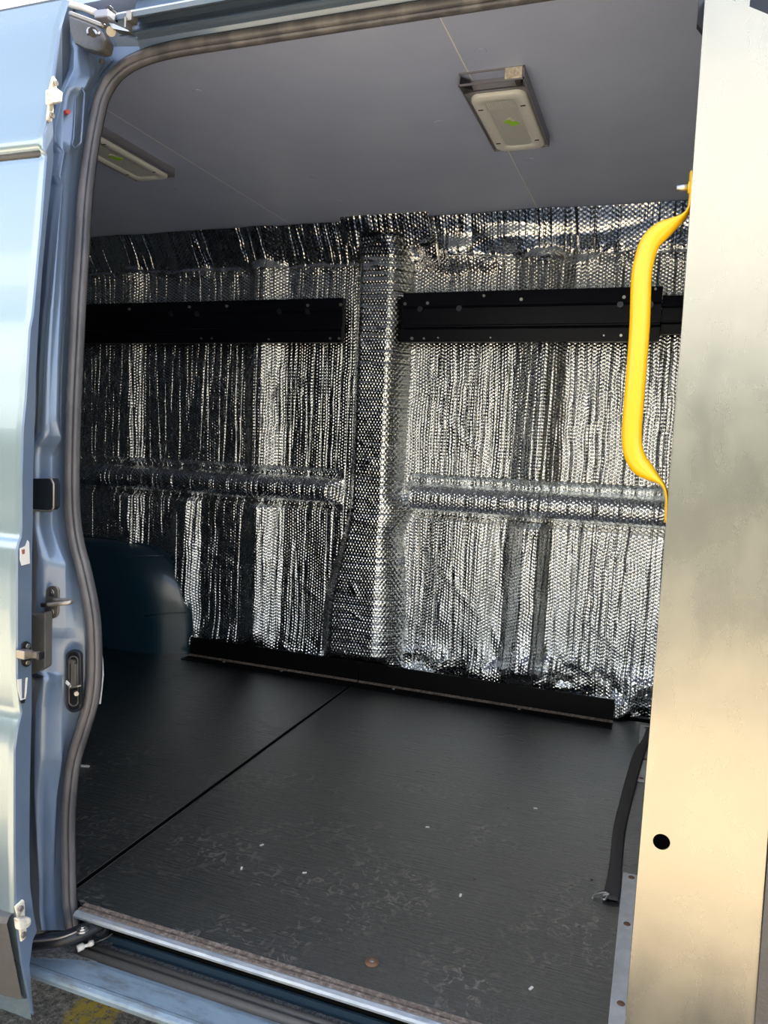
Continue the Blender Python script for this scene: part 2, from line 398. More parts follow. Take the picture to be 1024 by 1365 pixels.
def pillar_p(x, z):
    wide = 1-sstep(.25, .78, z)
    l0 = -1.235-.11*wide; l1 = -1.17-.08*wide; r0 = -1.065-.01*wide; r1 = -.985+.03*wide
    r1 = r1+.03*sstep(.62, .72, z)*(1-sstep(.74, .80, z))
    return .092*np.minimum(sstep(0, 1, (x-l0)/(l1-l0)), 1-lin(0, 1, (x-r0)/(r1-r0))**1.7)
def wall_p(x, z):
    """how far the foil stands proud of its plane"""
    p = np.zeros_like(x)
    up = sstep(.84, .88, z)*(1-sstep(1.72, 1.76, z)*.8); lo = 1-sstep(.70, .75, z)
    p += .038*trap(x, -2.40, -2.36, -2.345, -2.275)*up + .04*trap(x, -2.43, -2.40, -2.34, -2.27)*lo
    p += .045*trap(x, -1.74, -1.69, -1.645, -1.555)*up + .055*trap(x, -1.74, -1.66, -1.64, -1.54)*lo
    p += .035*trap(x, -2.13, -2.07, -2.02, -1.96)*lo                                   # short rib over the arch
    p += up*.055*trap(x, -.565, -.455, -.44, -.36)
    p += lo*(.072*trap(x, -.55, -.48, -.425, -.385)) - lo*.012*trap(x, -.64, -.60, -.56, -.54)
    p += lo*.018*trap(x, -.90, -.80, -.66, -.60)*sstep(.1, .3, z) 
    # belt
    q = np.clip(1-((z-.790)/.056)**2, 0, 1)**.5
    fade = 1-trap(x, -1.32, -1.26, -.98, -.95)
    p += .062*q*fade
    p -= .022*trap(z, .84, .85, .865, .885)*fade + .015*trap(z, .70, .72, .735, .745)*fade
    # wrinkles
    p += .0065*fbm(x*5, z*3.2, 3, 2) + .0022*fbm(x*16, z*9, 9, 3)
    # vertical pulls
    v = vnoise(x*22, z*.9, 31); p += .0022*np.clip(1-np.abs(v-.5)/.06, 0, 1)
    v = vnoise(x*60, z*3.0, 37); p += .0012*np.clip(1-np.abs(v-.5)/.12, 0, 1)
    # crumpled foot and head
    c = (1-sstep(.04, .22+.09*fbm(x*4, z*0+2, 5, 2)+.05*sstep(-1., -.8, x), z))
    cr = 1-np.abs(fbm(x*7, z*9, 21, 3))*2.4
    p += c*(.038*cr*sstep(-1.0, -.8, x) + .010*cr) + c*.012
    c2 = sstep(1.66, 1.72, z)*(1-sstep(1.74, 1.78, z)); p += c2*.008*(1-np.abs(fbm(x*13, z*16, 41, 3))*2)
    for a in ((-.90,1.17,-.66,.95,.012,.008),(-.74,1.02,-.58,.96,.012,.007),(-.90,.60,-.62,.30,.012,.009),(-.86,.54,-.80,.28,.01,.006),(-.62,.34,-.50,.08,.012,.012),
              (-.30,.42,-.06,.22,.010,.007),(-.5,.15,-.30,.24,.02,.012),(-.30,.22,-.08,.06,.014,.012),(-2.05,.52,-1.72,.40,.01,.006),(-1.5,.42,-1.36,.32,.01,.006),
              (-2.2,1.18,-1.95,1.27,.012,-.005),(-2.2,1.08,-1.85,1.2,.012,-.005),(-.26,1.3,-.1,1.05,.008,.005),(-.22,.66,-.05,.56,.008,.005),(-1.0,.34,-.86,.22,.014,.006)):
        p += crease(x, z, *a[:4], a[4]*2.2, a[5]*.45)
    # big folded bulge over the right rail
    p += .055*sstep(0, 1, 1-np.hypot((x+.80)/.20+.5*fbm(x*8, z*8, 81, 2), (z-1.745)/.085))*sstep(1.64, 1.70, z)
    tuck = 1-sstep(.075, .15, z)
    p = p*(1-tuck)+np.minimum(p, .035)*tuck
    return p
def cove_y(z):                               # nominal plane incl. the cove that leans forward to the ceiling
    return -.10*lin(1.735, 1.875, z)
def foil(x0, x1, z0, z1, matk, pil=False, step=.005, lift=0., seed=0, label=None, cove=False):
    nx = max(int((x1-x0)/step), 4); nz = max(int((z1-z0)/step), 4)
    U, V = np.meshgrid(np.linspace(0, 1, nx), np.linspace(0, 1, nz))
    x = x0+(x1-x0)*U; z = z0+(z1-z0)*V
    # ragged cut edges
    e = .006
    x = x + e*fbm(z*14, z*0+seed, 5+seed, 2)*((U < .02) | (U > .98)); 
    if cove: z = np.where(V < .04, z+.014*fbm(x*7, z*0+seed, 11, 3), z)
    p = wall_p(x, z)+cove_y(z)*-1
    if pil:
        hz = vnoise(z*55, x*5, 51); hz2 = vnoise(z*24, x*3, 52)
        p = .004*fbm(x*6, z*6, 61, 2)+.0018*np.clip(1-np.abs(hz-.5)/.13, 0, 1)+.003*np.clip(1-np.abs(hz2-.5)/.05, 0, 1)+cove_y(z)*-1 \
            + pillar_p(x, z)+.006-.020*(1-sstep(.0, .006, pillar_p(x, z)))
        p += .022*sstep(1.62, 1.8, z)*sstep(-1.2, -.9, x)
        tuck = 1-sstep(.075, .13, z); p = p*(1-tuck)+np.minimum(p, .045)*tuck
    if cove:
        p = p + .008*(1-np.abs(fbm(x*3.2, z*12, 71, 2))*2)+.03*np.clip(1-np.hypot((x+.62)/.16, (z-1.79)/.05), 0, 1)
    y = YW-p-lift
    b = MB(); P = np.stack([x, y, z], -1)
    v = P.reshape(-1, 3); idx = np.arange(nx*nz).reshape(nz, nx)
    f = np.stack([idx[:-1, :-1], idx[:-1, 1:], idx[1:, 1:], idx[1:, :-1]], -1).reshape(-1, 4)
    me = bpy.data.meshes.new('foil_sheet'); me.from_pydata(v.tolist(), [], f.tolist())
    me.polygons.foreach_set('use_smooth', [True]*len(f)); me.materials.append(M[matk]); me.update()
    o = bpy.data.objects.new('foil_sheet', me); COL.objects.link(o); o.parent = wf
    if label: o['label'] = label
    return o
foil(-3.28, -1.20, .86, 1.745, 'foilv', seed=1, label='crinkled silver foil left of the centre post')
foil(-3.28, -1.24, .01, .74, 'foilv', seed=2, lift=-.002, label='dark creased foil above the left kick strip')
foil(-1.01, .045, .86, 1.745, 'foilv', seed=3, label='bright ribbed foil right of the centre post')
foil(-1.0, .045, .01, .74, 'foilv', seed=4, lift=-.002, label='bright crumpled foil above the right kick strip')
foil(-3.28, -1.22, .725, .885, 'foilv', seed=5, lift=.002, step=.004, label='dark foil roll along the left waist rail')
foil(-1.01, .045, .725, .885, 'foilv', seed=6, lift=.002, step=.004, label='bright foil roll along the right waist rail')
foil(-1.36, -.93, .01, 1.80, 'foilh', pil=True, seed=7, lift=.0, step=.004, label='foil wrapped centre post with sideways creases')
foil(-3.28, -1.22, 1.725, 1.872, 'foilc', seed=8, lift=.004, cove=True, label='dark foil cove left under the ceiling')
foil(-1.02, .045, 1.725, 1.872, 'foilc', seed=9, lift=.004, cove=True, label='folded foil cove right under the ceiling')
foil(-1.26, -.90, 1.78, 1.876, 'foilc', seed=10, lift=.05, cove=True)

# ------------------------------------------------------------------ black rails and kick strips
def rail(x0, x1, z0, z1, y, label, dots, thin=False):
    H = z1-z0
    t = empty('wall_rail', ((x0+x1)/2, y, z0), label, 'rail')
    prof = [(y+.035, z0), (y, z0), (y-.002, z0+.25*H), (y+.003, z0+.27*H), (y-.004, z0+.30*H), (y-.004, z0+.325*H), (y+.004, z0+.34*H), (y+.004, z0+.67*H),
            (y-.002, z0+.70*H), (y-.006, z0+.72*H), (y+.004, z1), (y+.035, z1)]
    MB().extrude(prof, x0, x1, closed=True).build('rail_body', M['rail'], t, bevel=.0008)
    for px, py, r, k in dots:
        p = on(px, py, 1, y-.006)
        if not (x0 < p[0] < x1): continue
        b = MB().cyl((p[0], y+.004, p[2]), (p[0], y-.0075, p[2]), r, 14)
        if k: b.cyl((p[0], y-.0075, p[2]), (p[0], y-.009, p[2]), r*.5, 10)
        b.build('screw', M['screw'] if not k else M['dscrew'], t)
    return t
rail(-3.2, -1.262, 1.402, 1.580, 2.885, 'long black wall rail left of the foil-wrapped post',
     [(172,412,.006,0),(227,418,.011,1),(252,409,.006,0),(262,418,.011,1),(302,408,.006,0),(372,415,.011,1),(410,407,.006,0),(410,415,.011,1),(454,406,.006,0),(268,451,.004,0),(282,451,.004,0),(358,452,.004,0),(440,451,.005,0),(452,451,.005,0)])
rail(-1.005, -.045, 1.402, 1.592, 2.885, 'black wall rail right of the foil-wrapped post, behind the yellow handle',
     [(540,405,.006,0),(570,404,.006,0),(560,412,.011,1),(612,411,.011,1),(645,394,.005,0),(695,399,.006,0),(832,396,.006,0),(827,406,.011,1),(867,406,.011,1),(874,385,.004,0),(549,451,.006,0),(565,451,.004,0),(584,450,.003,0),(654,450,.003,0),(805,447,.003,0),(828,447,.005,0)])
rail(-.043, .045, 1.43, 1.565, 2.912, 'short black rail end beside the aluminium panel', [])

def kick(x0, x1, label, dots):
    t = empty('kick_strip', ((x0+x1)/2, 2.90, 0), label, 'trim')
    MB().extrude([(2.912, .0), (2.905, .0), (2.905, .088), (2.912, .088)], x0, x1, closed=True).build('upright_flange', M['kick'], t)
    MB().extrude([(2.912, .0005), (2.912, .004), (2.832, .004), (2.832, .0005)], x0, x1, closed=True).build('floor_flange', M['kick'], t)
    MB().extrude([(2.905, .004), (2.905, .010), (2.893, .005), (2.893, .004)], x0, x1, closed=True).build('dirt_line', M['rust'], t, 'brown dirt along the fold', kind=None)
    for px, py in dots:
        p = on(px, py, 2, .004)
        MB().sphere((p[0], min(p[1], 2.88), .005), .007, 10, 6, (1, 1, .5)).build('screw', M['screw'], t)
    return t
kick(-1.96, -1.135, 'black angle strip along the floor left of the joint', [(387,888),(302,881)])
kick(-1.13, -.106, 'black angle strip along the floor right of the joint', [(697,937),(536,909)])

# ------------------------------------------------------------------ ceiling lamps
def lamp(x0, x1, y0, y1, label, first=False):
    z0 = ZC-.030
    t = empty('cargo_light', ((x0+x1)/2, (y0+y1)/2, ZC), label, 'ceiling light', 'oblong lights in the van ceiling')
    f = MB()
    f.box(x0, x0+.003, y0, y1, z0, ZC); f.box(x1-.003, x1, y0, y1, z0, ZC); f.box(x0, x1, y1-.003, y1, z0, ZC)
    f.box(x0, x1, y0+.045, y0+.048, z0, ZC)          # recessed end wall
    f.box(x0, x1, y0+.045, y1, z0+.0045, z0+.0065)
    f.box(x0, x1, y0, y0+.004, z0, z0+.004); f.box(x0, x1, y0, y0+.003, ZC-.004, ZC)
    f.build('tray', M['alu_edge'], t)
    MB().add([(x0+.002, y0+.002, z0), (x0+.030, y0+.030, z0), (x0+.004, y0+.044, z0), (x0+.004, y0+.01, ZC-.006), (x0+.02, y0+.03, ZC-.006), (x0+.004, y0+.044, ZC-.006)],
             [(0,1,2),(3,5,4),(0,3,4,1),(1,4,5,2),(0,2,5,3)]).build('end_hole_shade', M['black'], t)  # black wedge drawn for the shaded triangular hole in the tray end
    MB().box(x1-.045, x1-.004, y0-.002, y0+.012, z0+.003, ZC-.002).build('tab', M['cream'], t, bevel=.002)
    MB().box(x1-.022, x1-.008, y0+.006, y0+.03, z0-.003, z0+.012).build('clip', M['black'], t, bevel=.002)
    # rounded lens
    def rr(cx, cy, hx, hy, r, z, n=8):
        o = []
        for qx, qy, a0 in ((1, 1, 0), (-1, 1, 90), (-1, -1, 180), (1, -1, 270)):
            for i in range(n+1):
                a = math.radians(a0+90*i/n); o.append((cx+qx*(hx-r)+r*math.cos(a), cy+qy*(hy-r)+r*math.sin(a), z))
        return o
    cx, cy = (x0+x1)/2+.002, (y0+.05+y1)/2; hx, hy = (x1-x0)/2-.010, (y1-y0-.05)/2-.006
    rings = [rr(cx, cy, hx, hy, .03, z0+.006), rr(cx, cy, hx, hy, .03, z0-.003), rr(cx, cy, hx-.004, hy-.004, .028, z0-.006),
             rr(cx, cy, hx-.028, hy-.030, .018, z0-.007), rr(cx, cy, hx-.031, hy-.034, .016, z0-.003)]
    n = len(rings[0]); b = MB()
    b.add([p for r_ in rings for p in r_], [(k*n+i, k*n+(i+1) % n, (k+1)*n+(i+1) % n, (k+1)*n+i) for k in range(4) for i in range(n)], True)
    b.build('lens_rim', M['lens'], t)
    b = MB().add(rings[4], [tuple(range(n))]); lo = b.build('lens', M['lensin'], t, 'greyer inset lens pane')
    b = MB(); yy = cy-(hy-.036)
    for k in range(14):
        xx = cx-(hx-.036)+k*2*(hx-.036)/13
        b.box(xx-.0012, xx+.0012, yy, yy+.04, z0-.0045, z0-.003)
    b.build('prism_ribs', M['lens'], lo)
    for sx in (-1, 1):
        for sy in (-.62, .62):
            MB().obox((cx+sx*(hx-.015), cy+sy*hy, z0-.007), (.006, 0, 0), (0, .002, 0), (0, 0, .0008)).build('slot', M['black'], t)
    a = .5
    s_ = MB().obox((cx+.006, cy-.01, z0-.0035), (.010, .016, 0), (-.010, .006, 0), (0, 0, .0008)).build('sticker', M['green'], t, 'small bright green sticker')
    MB().obox((cx+.010, cy-.03, z0-.0038), (.005, .010, 0), (-.005, .002, 0), (0, 0, .0009)).build('sticker_tail', M['white'], s_)
    return t
lamp(-.517, -.362, 1.81, 2.222, 'oblong white ceiling light nearer the bulkhead, fully in view')
lamp(-1.74, -1.585, 1.76, 2.20, 'oblong ceiling light partly hidden by the left door post')

# ------------------------------------------------------------------ van body
vb = empty('van_body', (-1.1, 1.3, -.10), 'blue-grey cargo van body framing the open side doorway', 'van')
def band(cols, pys, mats, name, label=None, parent=vb, smooth=False, solid=0, bevel=0):
    """cols: list of (table, off or fn(py)) ; loft between neighbouring edge lines"""
    P = []
    for py in pys:
        row = []
        for tab, off in cols:
            o_ = off(py) if callable(off) else off
            row.append(skin(interp(tab, py), py, o_))
        P.append(row)
    return MB().grid(P, smooth).build(name, mats, parent, label, solid=solid, bevel=bevel)
tE = [(150,60),(134,100),(121,125),(115,156),(109,180),(102,260),(93,340),(90,400),(86,460),(83,520),(82,640),(83,680),(90,725),(95,745),(105,785),(111,840),(112,900),(107,943),(84,1013),(78,1060),(76,1100),(77,1160),(81,1200),(84,1260)]
tF = [(a+8, b) for a, b in tE]
tB = [(90,0),(80,39),(75,78),(72,101),(68,156),(70,176),(70,215),(66,250),(56,340),(53,400),(51,420),(47,500),(45,590),(43.5,640),(43,700),(42,840),(42,900),(41,1000),(39.5,1060),(39,1150),(41,1198),(50,1252),(58,1285)]
tC = [(96,0),(92,40),(94,57),(98,66),(98,92),(84,123),(78,150),(73,170),(74,189),(83,203),(77,234),(82,245),(76,300),(67,400),(65,410),(60,480),(56,576),(44,596),(44,700),(50,741),(48,770),(47,811),(47,900),(57,901),(47,943),(45,996),(45,1060),(51,1180),(51,1216),(60,1280)]
tD = [(118,0),(115,60),(117,78),(119,102),(112,117),(102,130),(98,170),(95,194),(90,206),(85,245),(84,300),(80,400),(76,480),(74,560),(80,583),(69,606),(69,704),(76,725),(86,751),(86,838),(82,852),(81,1013),(74,1060),(68,1160),(66,1200),(72,1260)]
pys = sorted(set([0,20,39,57,66,78,92,102,117,123,130,145,156,165,170,180,189,194,203,206,220,234,245,260,300,340,380,400,402,440,480,520,560,576,583,596,606,637,660,680,700,704,725,741,751,770,790,811,838,852,870,897,901,920,943,970,996,1013,1040,1060,1100,1140,1180,1200,1216,1240]+list(range(10,1240,15))))
tC0 = [(a-14, b) for a, b in tB]; tCr = [(a+2, b) for a, b in tC]; tDr = [(a+2.0, b) for a, b in tD]
def midt(a, b, k): return [(interp(a, p)*(1-k)+interp(b, p)*k, p) for p in pys]
def offD(py): return float(np.interp(py, [0, 150, 206, 230, 560, 600, 700, 850, 1013, 1100, 1260], [-.05, -.05, -.05, -.055, -.055, -.035, -.035, -.035, -.035, -.03, -.03]))
def offC(py): return float(np.interp(py, [0, 60, 120, 203, 560, 600, 1260], [-.055, -.06, -.075, -.072, -.072, -.075, -.075]))
band([(tC0, -.012), (midt(tC0, tC, .7), -.02), (tC, offC), (tCr, lambda p: offC(p)-.003), (midt(tC, tD, .5), lambda p: (offC(p)+offD(p))/2-.002), (tD, offD), (tDr, lambda p: offD(p)+.002),
      (midt(tD, tE, .55), lambda p: offD(p)*.45), (tE, -.004), (tF, .004), ([(a+20, b) for a, b in tE], .03)],
     [p for p in pys if p < 1241], M['paint'], 'door_pillar', 'blue-grey painted door post', smooth=True)
# backing so no daylight slips between post and wall_near
MB().add([skin(a+14, b, .034) for a, b in tE[5:]] + [(p[0]-.35, 1.31+lean(p[2])*.5, p[2]) for p in [skin(a+14, b, .034) for a, b in tE[5:]]],
         [(i, i+1, len(tE[5:])+i+1, len(tE[5:])+i) for i in range(len(tE[5:])-1)]).build('inner_post', M['interior'], vb)
# pockets and black pad in the post
def patch(pts, off, name, m, parent=vb, label=None, th=.004, bevel=0):
    a = [skin(x, y, off) for x, y in pts]; b_ = [skin(x, y, off+th) for x, y in pts]; n = len(pts)
    # keep the back outline congruent with the front one (true thickness, not a perspective copy)
    b_ = [(p[0], p[1]+th, p[2]) for p in a]
    return MB().add(a+b_, [tuple(range(n)), tuple(range(n, 2*n))[::-1]]+[(i, (i+1) % n, n+(i+1) % n, n+i) for i in range(n)]).build(name, m, parent, label, bevel=bevel)
pk = patch([(40,638),(67,638),(70,646),(70,676),(66,680),(40,679)], -.080, 'square_pocket', M['dark'], label='dark square opening in the post', th=.02)
MB().tube([skin(x, y, -.081) for x, y in ((67,636),(71.5,645),(71.5,677),(68,681.5),(44,680))], .0022, 6, up=(0,1,0)).build('pocket_lip', M['steel'], pk)
patch([(40,817),(47,820),(60,816),(59.5,890),(50,896),(40,899)], -.100, 'rubber_pad', M['clad'], th=.02, bevel=.002, label='grey-black pad on the post')
# long pressed bead in the upper post
MB().tube([skin(x, y, -.052) for x, y in ((107,112),(101,118),(100,150),(98,185),(96,193),(101,198),(108,190),(111,150),(113,125),(107,112))], .0022, 6).build('pressed_bead', M['paint'], vb)
# striker
def oval(cx, cy, w_, h_, n=20, tilt=0.):
    pts = []
    for i in range(n):
        a = 2*math.pi*i/n; r = w_
        x = r*math.cos(a); y = r*math.sin(a)+(h_-w_)*(1 if math.sin(a) >= 0 else -1)
        pts.append((cx+x+tilt*y, cy+y))
    return pts
st = patch(oval(69, 803, 8.5, 22, tilt=-.03), -0.070, 'striker_plate', M['steel'], label='steel striker plate with loop', th=.005, bevel=.001)
lp = [skin(x, y, o_) for x, y, o_ in ((64,806,-0.073),(66,806,-0.103),(80,804.5,-0.113),(92,803.5,-0.113),(95.5,802,-0.108),(92,800,-0.098),(78,800,-0.093),(72,800,-0.073))]
MB().tube(lp, .0042, 10, up=(0,0,1)).build('striker_loop', M['steel'], st)
MB().obox(skin(61, 806, -0.080), (.006,0,0), (0,.008,0), (0,0,.004)).build('rubber_stop', M['black'], st, bevel=.001)
for yy in (790, 816):
    p = skin(69, yy, -0.072); MB().cyl(p, (p[0], p[1]-.002, p[2]), .0062, 14).cyl((p[0], p[1]-.002, p[2]), (p[0], p[1]-.0028, p[2]), .003, 6).build('screw', M['screw'], st)
# contact plate
cp = patch(oval(98, 908, 10.5, 42, 28), -0.036, 'contact_plate', M['black'], label='oval black plug plate in the door post', th=.006, bevel=.001)
MB().tube([skin(x, y, -0.037) for x, y in oval(98, 908, 9, 40, 28)]+[skin(*oval(98, 908, 9, 40, 28)[0], -0.037)], .0022, 6).build('plate_rim', M['dark'], cp)
MB().tube([skin(x, y, -0.037) for x, y in oval(98, 908, 6, 33, 28)]+[skin(*oval(98, 908, 6, 33, 28)[0], -0.037)], .0016, 6).build('plate_rim', M['clad'], cp)
p = skin(99, 900, -0.039); MB().obox(p, (.006,0,0), (0,.004,0), (0,0,.024)).obox(skin(96, 882, -0.039), (.007,0,0), (0,.004,0), (0,0,.004)).build('contact_block', M['clad'], cp, bevel=.001)
MB().cyl(skin(93, 917, -0.042), skin(107, 914, -0.054), .0018, 8).cyl(skin(95, 917, -0.042), skin(93, 913, -0.042), .004, 8).build('pin', M['steel'], cp)
MB().obox(skin(90.5, 911, -0.044), (.0045,0,-.003), (0,.0012,0), (.001,0,.0028)).build('paper_scrap', M['white'], cp)
MB().cyl(skin(101, 923, -0.040), skin(102, 925, -0.050), .0045, 10, caps=True).build('plug', M['steel'], cp)

# red contact pin high on the post
rp = patch(oval(84, 150, 7, 11, 18), -.056, 'grommet', M['dark'], th=.004, bevel=.001)
MB().cyl(skin(83, 151, -.057), skin(91, 149, -.075), .0045, 10).build('pin', M['red'], rp, 'red plastic pin')

# weatherstrip: big bulb and inner lip all round the doorway
sp_ = [(95,1248),(89,1200),(88,1160),(87,1100),(89,1060),(95,1013),(108,970),(118,935),(122,900),(122,855),(119,815),(109,765),(101,735),(96,710),(93,680),(92,640),(93,580),(95,520),(99,440),(101,400),(105,340),(110,260),(119,190),(126,155),(132,130),(143,108),(158,91),(183,76),(232,62),(340,44.5),(450,27),(558,10),(660,-6),(760,-22),(900,-44),(1040,-66)]
def resample(pts, n):
    pts = [np.array(p, float) for p in pts]
    d = [0]
    for a, b in zip(pts, pts[1:]): d.append(d[-1]+np.linalg.norm(b-a))
    # catmull-rom
    out = []
    for t in np.linspace(0, d[-1], n):
        i = min(max(int(np.searchsorted(d, t))-1, 0), len(pts)-2); u = (t-d[i])/(d[i+1]-d[i])
        p0, p1, p2, p3 = pts[max(i-1, 0)], pts[i], pts[i+1], pts[min(i+2, len(pts)-1)]
        m1 = (p2-p0)/2; m2 = (p3-p1)/2
        out.append((2*u**3-3*u**2+1)*p1+(u**3-2*u**2+u)*m1+(-2*u**3+3*u**2)*p2+(u**3-u**2)*m2)
    return out
path = resample([skin(x, y, -.012) for x, y in sp_], 150)
def offset_path(path, d_in, dy):
    out = []
    for i, p in enumerate(path):
        t = path[min(i+1, len(path)-1)]-path[max(i-1, 0)]; t /= np.linalg.norm(t)
        n_ = np.array([t[2], 0, -t[0]]); n_ /= np.linalg.norm(n_)        # points into the opening (right/down)
        out.append(p+n_*d_in+np.array([0, dy, 0]))
    return out
ws = MB().tube(path, .0098, 12, up=(0,1,0)).build('weatherstrip', M['seal'], vb, 'grey-brown rubber seal around the doorway')
MB().tube(offset_path(path, .0130, .004), .0048, 8, up=(0,1,0), r2=.009).build('inner_lip', M['seal'], ws)
MB().tube(offset_path(path, -.0105, .006), .003, 6, up=(0,1,0), r2=.008).build('outer_lip', M['black'], ws)
MB().tube(offset_path(path, .0125, .008), .004, 8, up=(0,1,0), r2=.008).build('trim_edge', M['black'], ws)

# header over the door: stepped gutter and track channel
yT = 1.235+lean(1.75)
def hp(py, off):                    # profile point seen at px=195
    p = on(195, py, 1, yT+off); return (p[1], p[2])
prof = [hp(70,.03), hp(68,.0), hp(62,-.002), hp(52,-.010), hp(47,-.030), hp(43,-.060), hp(40.5,-.066), hp(38.5,-.060), hp(36,-.018), hp(31,-.014), hp(23,-.014), hp(21,-.085), hp(19,-.092),
        hp(12,-.095), hp(10,-.088), hp(9,-.02), hp(-20,.0), hp(-40,.03)]
MB().extrude(prof, -1.07, 1.0).build('header', M['paint'], vb, 'stepped blue header with door track')
MB().extrude([(yT+.02, 1.80), (yT+.02, 1.9), (1.42, 1.9), (1.42, 1.887), (yT+.03, 1.887), (yT+.03, 1.80)], -1.2, 1.0, closed=True).build('inner_header', M['interior'], vb)
# corner gusset between post and header, with the small rubber buffers
patch([(112,62),(196,62),(196,74),(160,88),(140,105),(126,128),(118,152),(112,120)], -.006, 'corner_plate', M['paint'], th=.01)
patch([(118,78),(130,68),(146,72),(150,80),(138,92),(128,108),(122,98)], -.010, 'corner_boss', M['paint'], th=.004, bevel=.002)
MB().sphere(skin(126, 73, -.02), .0085, 12, 8, (1.3,1,.8)).sphere(skin(136, 82, -.02), .006, 10, 8).build('buffer', M['clad'], vb, 'small worn rubber buffer')
# sill
P_ = [(1.245,-.013),(1.243,-.001),(1.2395,.0012)]
MB().extrude([(1.2432,-.012),(1.2432,.0012),(1.2345,.0010),(1.2340,-.009),(1.2290,-.009),(1.2285,.0012),(1.221,.0008),(1.221,-.012)], -1.085, .3, closed=True).build('rusty_edge', M['rust'], vb, 'gritty rust-brown threshold edge')
MB().extrude([(1.221,-.001),(1.216,.0005),(1.209,-.002),(1.206,-.006),(1.207,-.011),(1.214,-.014),(1.26,-.022),(1.26,-.012),(1.221,-.012)], -1.085, .3, closed=True, smooth=False).build('threshold_lip', M['lip'], vb, 'shiny worn metal threshold lip')
MB().extrude([(1.40,-.022),(1.40,-.10),(1.290,-.10),(1.286,-.088),(1.280,-.088),(1.278,-.10),(1.268,-.102)], -1.13, .3).build('track_channel', M['track'], vb, 'dark recessed lower track')
MB().extrude([(1.268,-.102),(1.266,-.096),(1.250,-.096),(1.248,-.102)], -1.13, .3).build('gritty_ledge', M['grit'], vb)
MB().extrude([(1.2505,-.103),(1.249,-.090),(1.243,-.085),(1.236,-.088),(1.233,-.094),(1.229,-.087),(1.222,-.086),(1.217,-.092),(1.216,-.103)], -1.09, .3, closed=True, smooth=True).build('sill_rubber', M['clad'], vb, 'ribbed grey rubber strip on the sill')
MB().extrude([(1.30,-.104),(1.2165,-.100),(1.205,-.098),(1.160,-.099),(1.156,-.097),(1.150,-.0975),(1.143,-.101),(1.141,-.106),(1.143,-.116),(1.16,-.122),(1.25,-.13)], -1.20, .3).build('sill', M['sill'], vb, 'scuffed pale blue outer sill')
MB().obox(skin(120, 1287, -.085)*np.array([1,1,0])+np.array([0,0,-.0985]), (.0025,.002,0), (-.0015,.0025,0), (0,0,.002)).build('sill_knob', M['sill'], vb, bevel=.001)
# painted end of the sill tray under the post
MB().add([(-1.20,1.30,-.101),(-1.20,1.16,-.097),(-1.02,1.22,-.100),(-1.05,1.30,-.101)], [(0,1,2,3)]).build('sill_end', M['grit'], vb, solid=.003)
# outer shell (blocks the light as the real body does)
MB().box(-3.5, 1.9, 1.40, 3.15, -.17, -.11).build('underbody', M['black'], vb)
MB().extrude([(1.37,1.915),(1.45,2.02),(1.8,2.08),(2.4,2.08),(2.9,2.02),(3.05,1.9),(3.13,1.3),(3.16,.6),(3.16,-.12),(3.12,-.12),(3.12,.6),(3.09,1.3),(3.02,1.87),(2.88,1.97),(2.4,2.04),(1.8,2.04),(1.47,1.98),(1.40,1.9)], -3.5, 1.9, closed=True).build('outer_shell', M['paint'], vb)
sk_rows = [[(x, 1.235-.03+lean(z)+(.0 if z > -.1 else .02), z) for x in (-3.5, -1.30)] for z in np.linspace(-.15, 1.9, 18)]
MB().grid(sk_rows).build('rear_side_skin', M['paint'], vb)
sk_rows = [[(x, 1.215+lean(z), z) for x in (.25, 1.9)] for z in np.linspace(-.15, 1.9, 18)]
MB().grid(sk_rows).build('front_side_skin', M['paint'], vb)
MB().box(-3.52, -3.5, 1.25, 3.13, -.1, 1.95).build('end_skin', M['paint'], vb)
MB().box(1.9, 1.92, 1.25, 3.13, -.1, 1.95).build('end_skin', M['paint'], vb)
# front door post trim right of the aluminium panel
MB().add([(.187,1.20,-.15),(.187,1.20,.17),(.183,1.20,.5),(.18,1.215,1.1),(.18,1.26,1.7),(.40,1.20,-.15),(.40,1.20,.17),(.40,1.20,.5),(.40,1.215,1.1),(.40,1.26,1.7)],
         [(0,1,6,5),(1,2,7,6),(2,3,8,7),(3,4,9,8)]).build('front_post_trim', M['clad'], vb, 'black rubber edge beside the aluminium panel', solid=.02)
MB().add([(.0,1.235,1.62),(.0,1.30,1.80),(.5,1.30,1.80),(.5,1.235,1.40),(.17,1.235,1.40)], [(0,1,2,3,4)]).build('dark_header_trim', M['black'], vb, solid=.01)

# wheel arch inside
prf = [(-1.965,0),(-1.967,.09),(-1.978,.19),(-2.01,.30),(-2.06,.385),(-2.13,.445),(-2.22,.482),(-2.34,.495),(-2.7,.495),(-3.1,.47)]
rows = []
for y, dx, dz in ((3.0,0,0),(2.965,-.002,0),(2.955,-.012,-.006),(2.93,-.03,-.006),(2.90,-.075,-.008),(2.872,-.115,-.012),(2.853,-.145,-.022),(2.838,-.185,-.045),(2.83,-.235,-.085),(2.825,-.5,-.28)):
    k = dz
    rows.append([(x+dx, y, max(z+(dz if z > .05 else 0)*(z/.45), 0)) for x, z in prf])
wa = MB().grid(rows).build('wheel_arch', M['arch'], vb, 'dark blue rounded inner wheel arch', subd=1)
for kk, (i0, i1) in enumerate(((2, 2), (5, 5))):
    MB().tube([np.array(rows[j][i0])+np.array([.0015, -.0015, .001]) for j in range(2, 8)], .0028, 6, up=(0,0,1)).build('pressed_rib', M['arch'], wa)
MB().tube([np.array(r_)+np.array([.002,-.003,0]) for r_ in rows[2][:9]], .004, 6).build('pressed_rib', M['arch'], wa)
MB().add([(rows[-1][0][0],2.825,0)]+[rows[-1][i] for i in range(len(prf))]+[(-3.4,2.825,.0)], [tuple(range(len(prf)+2))]).build('arch_side', M['arch'], wa)

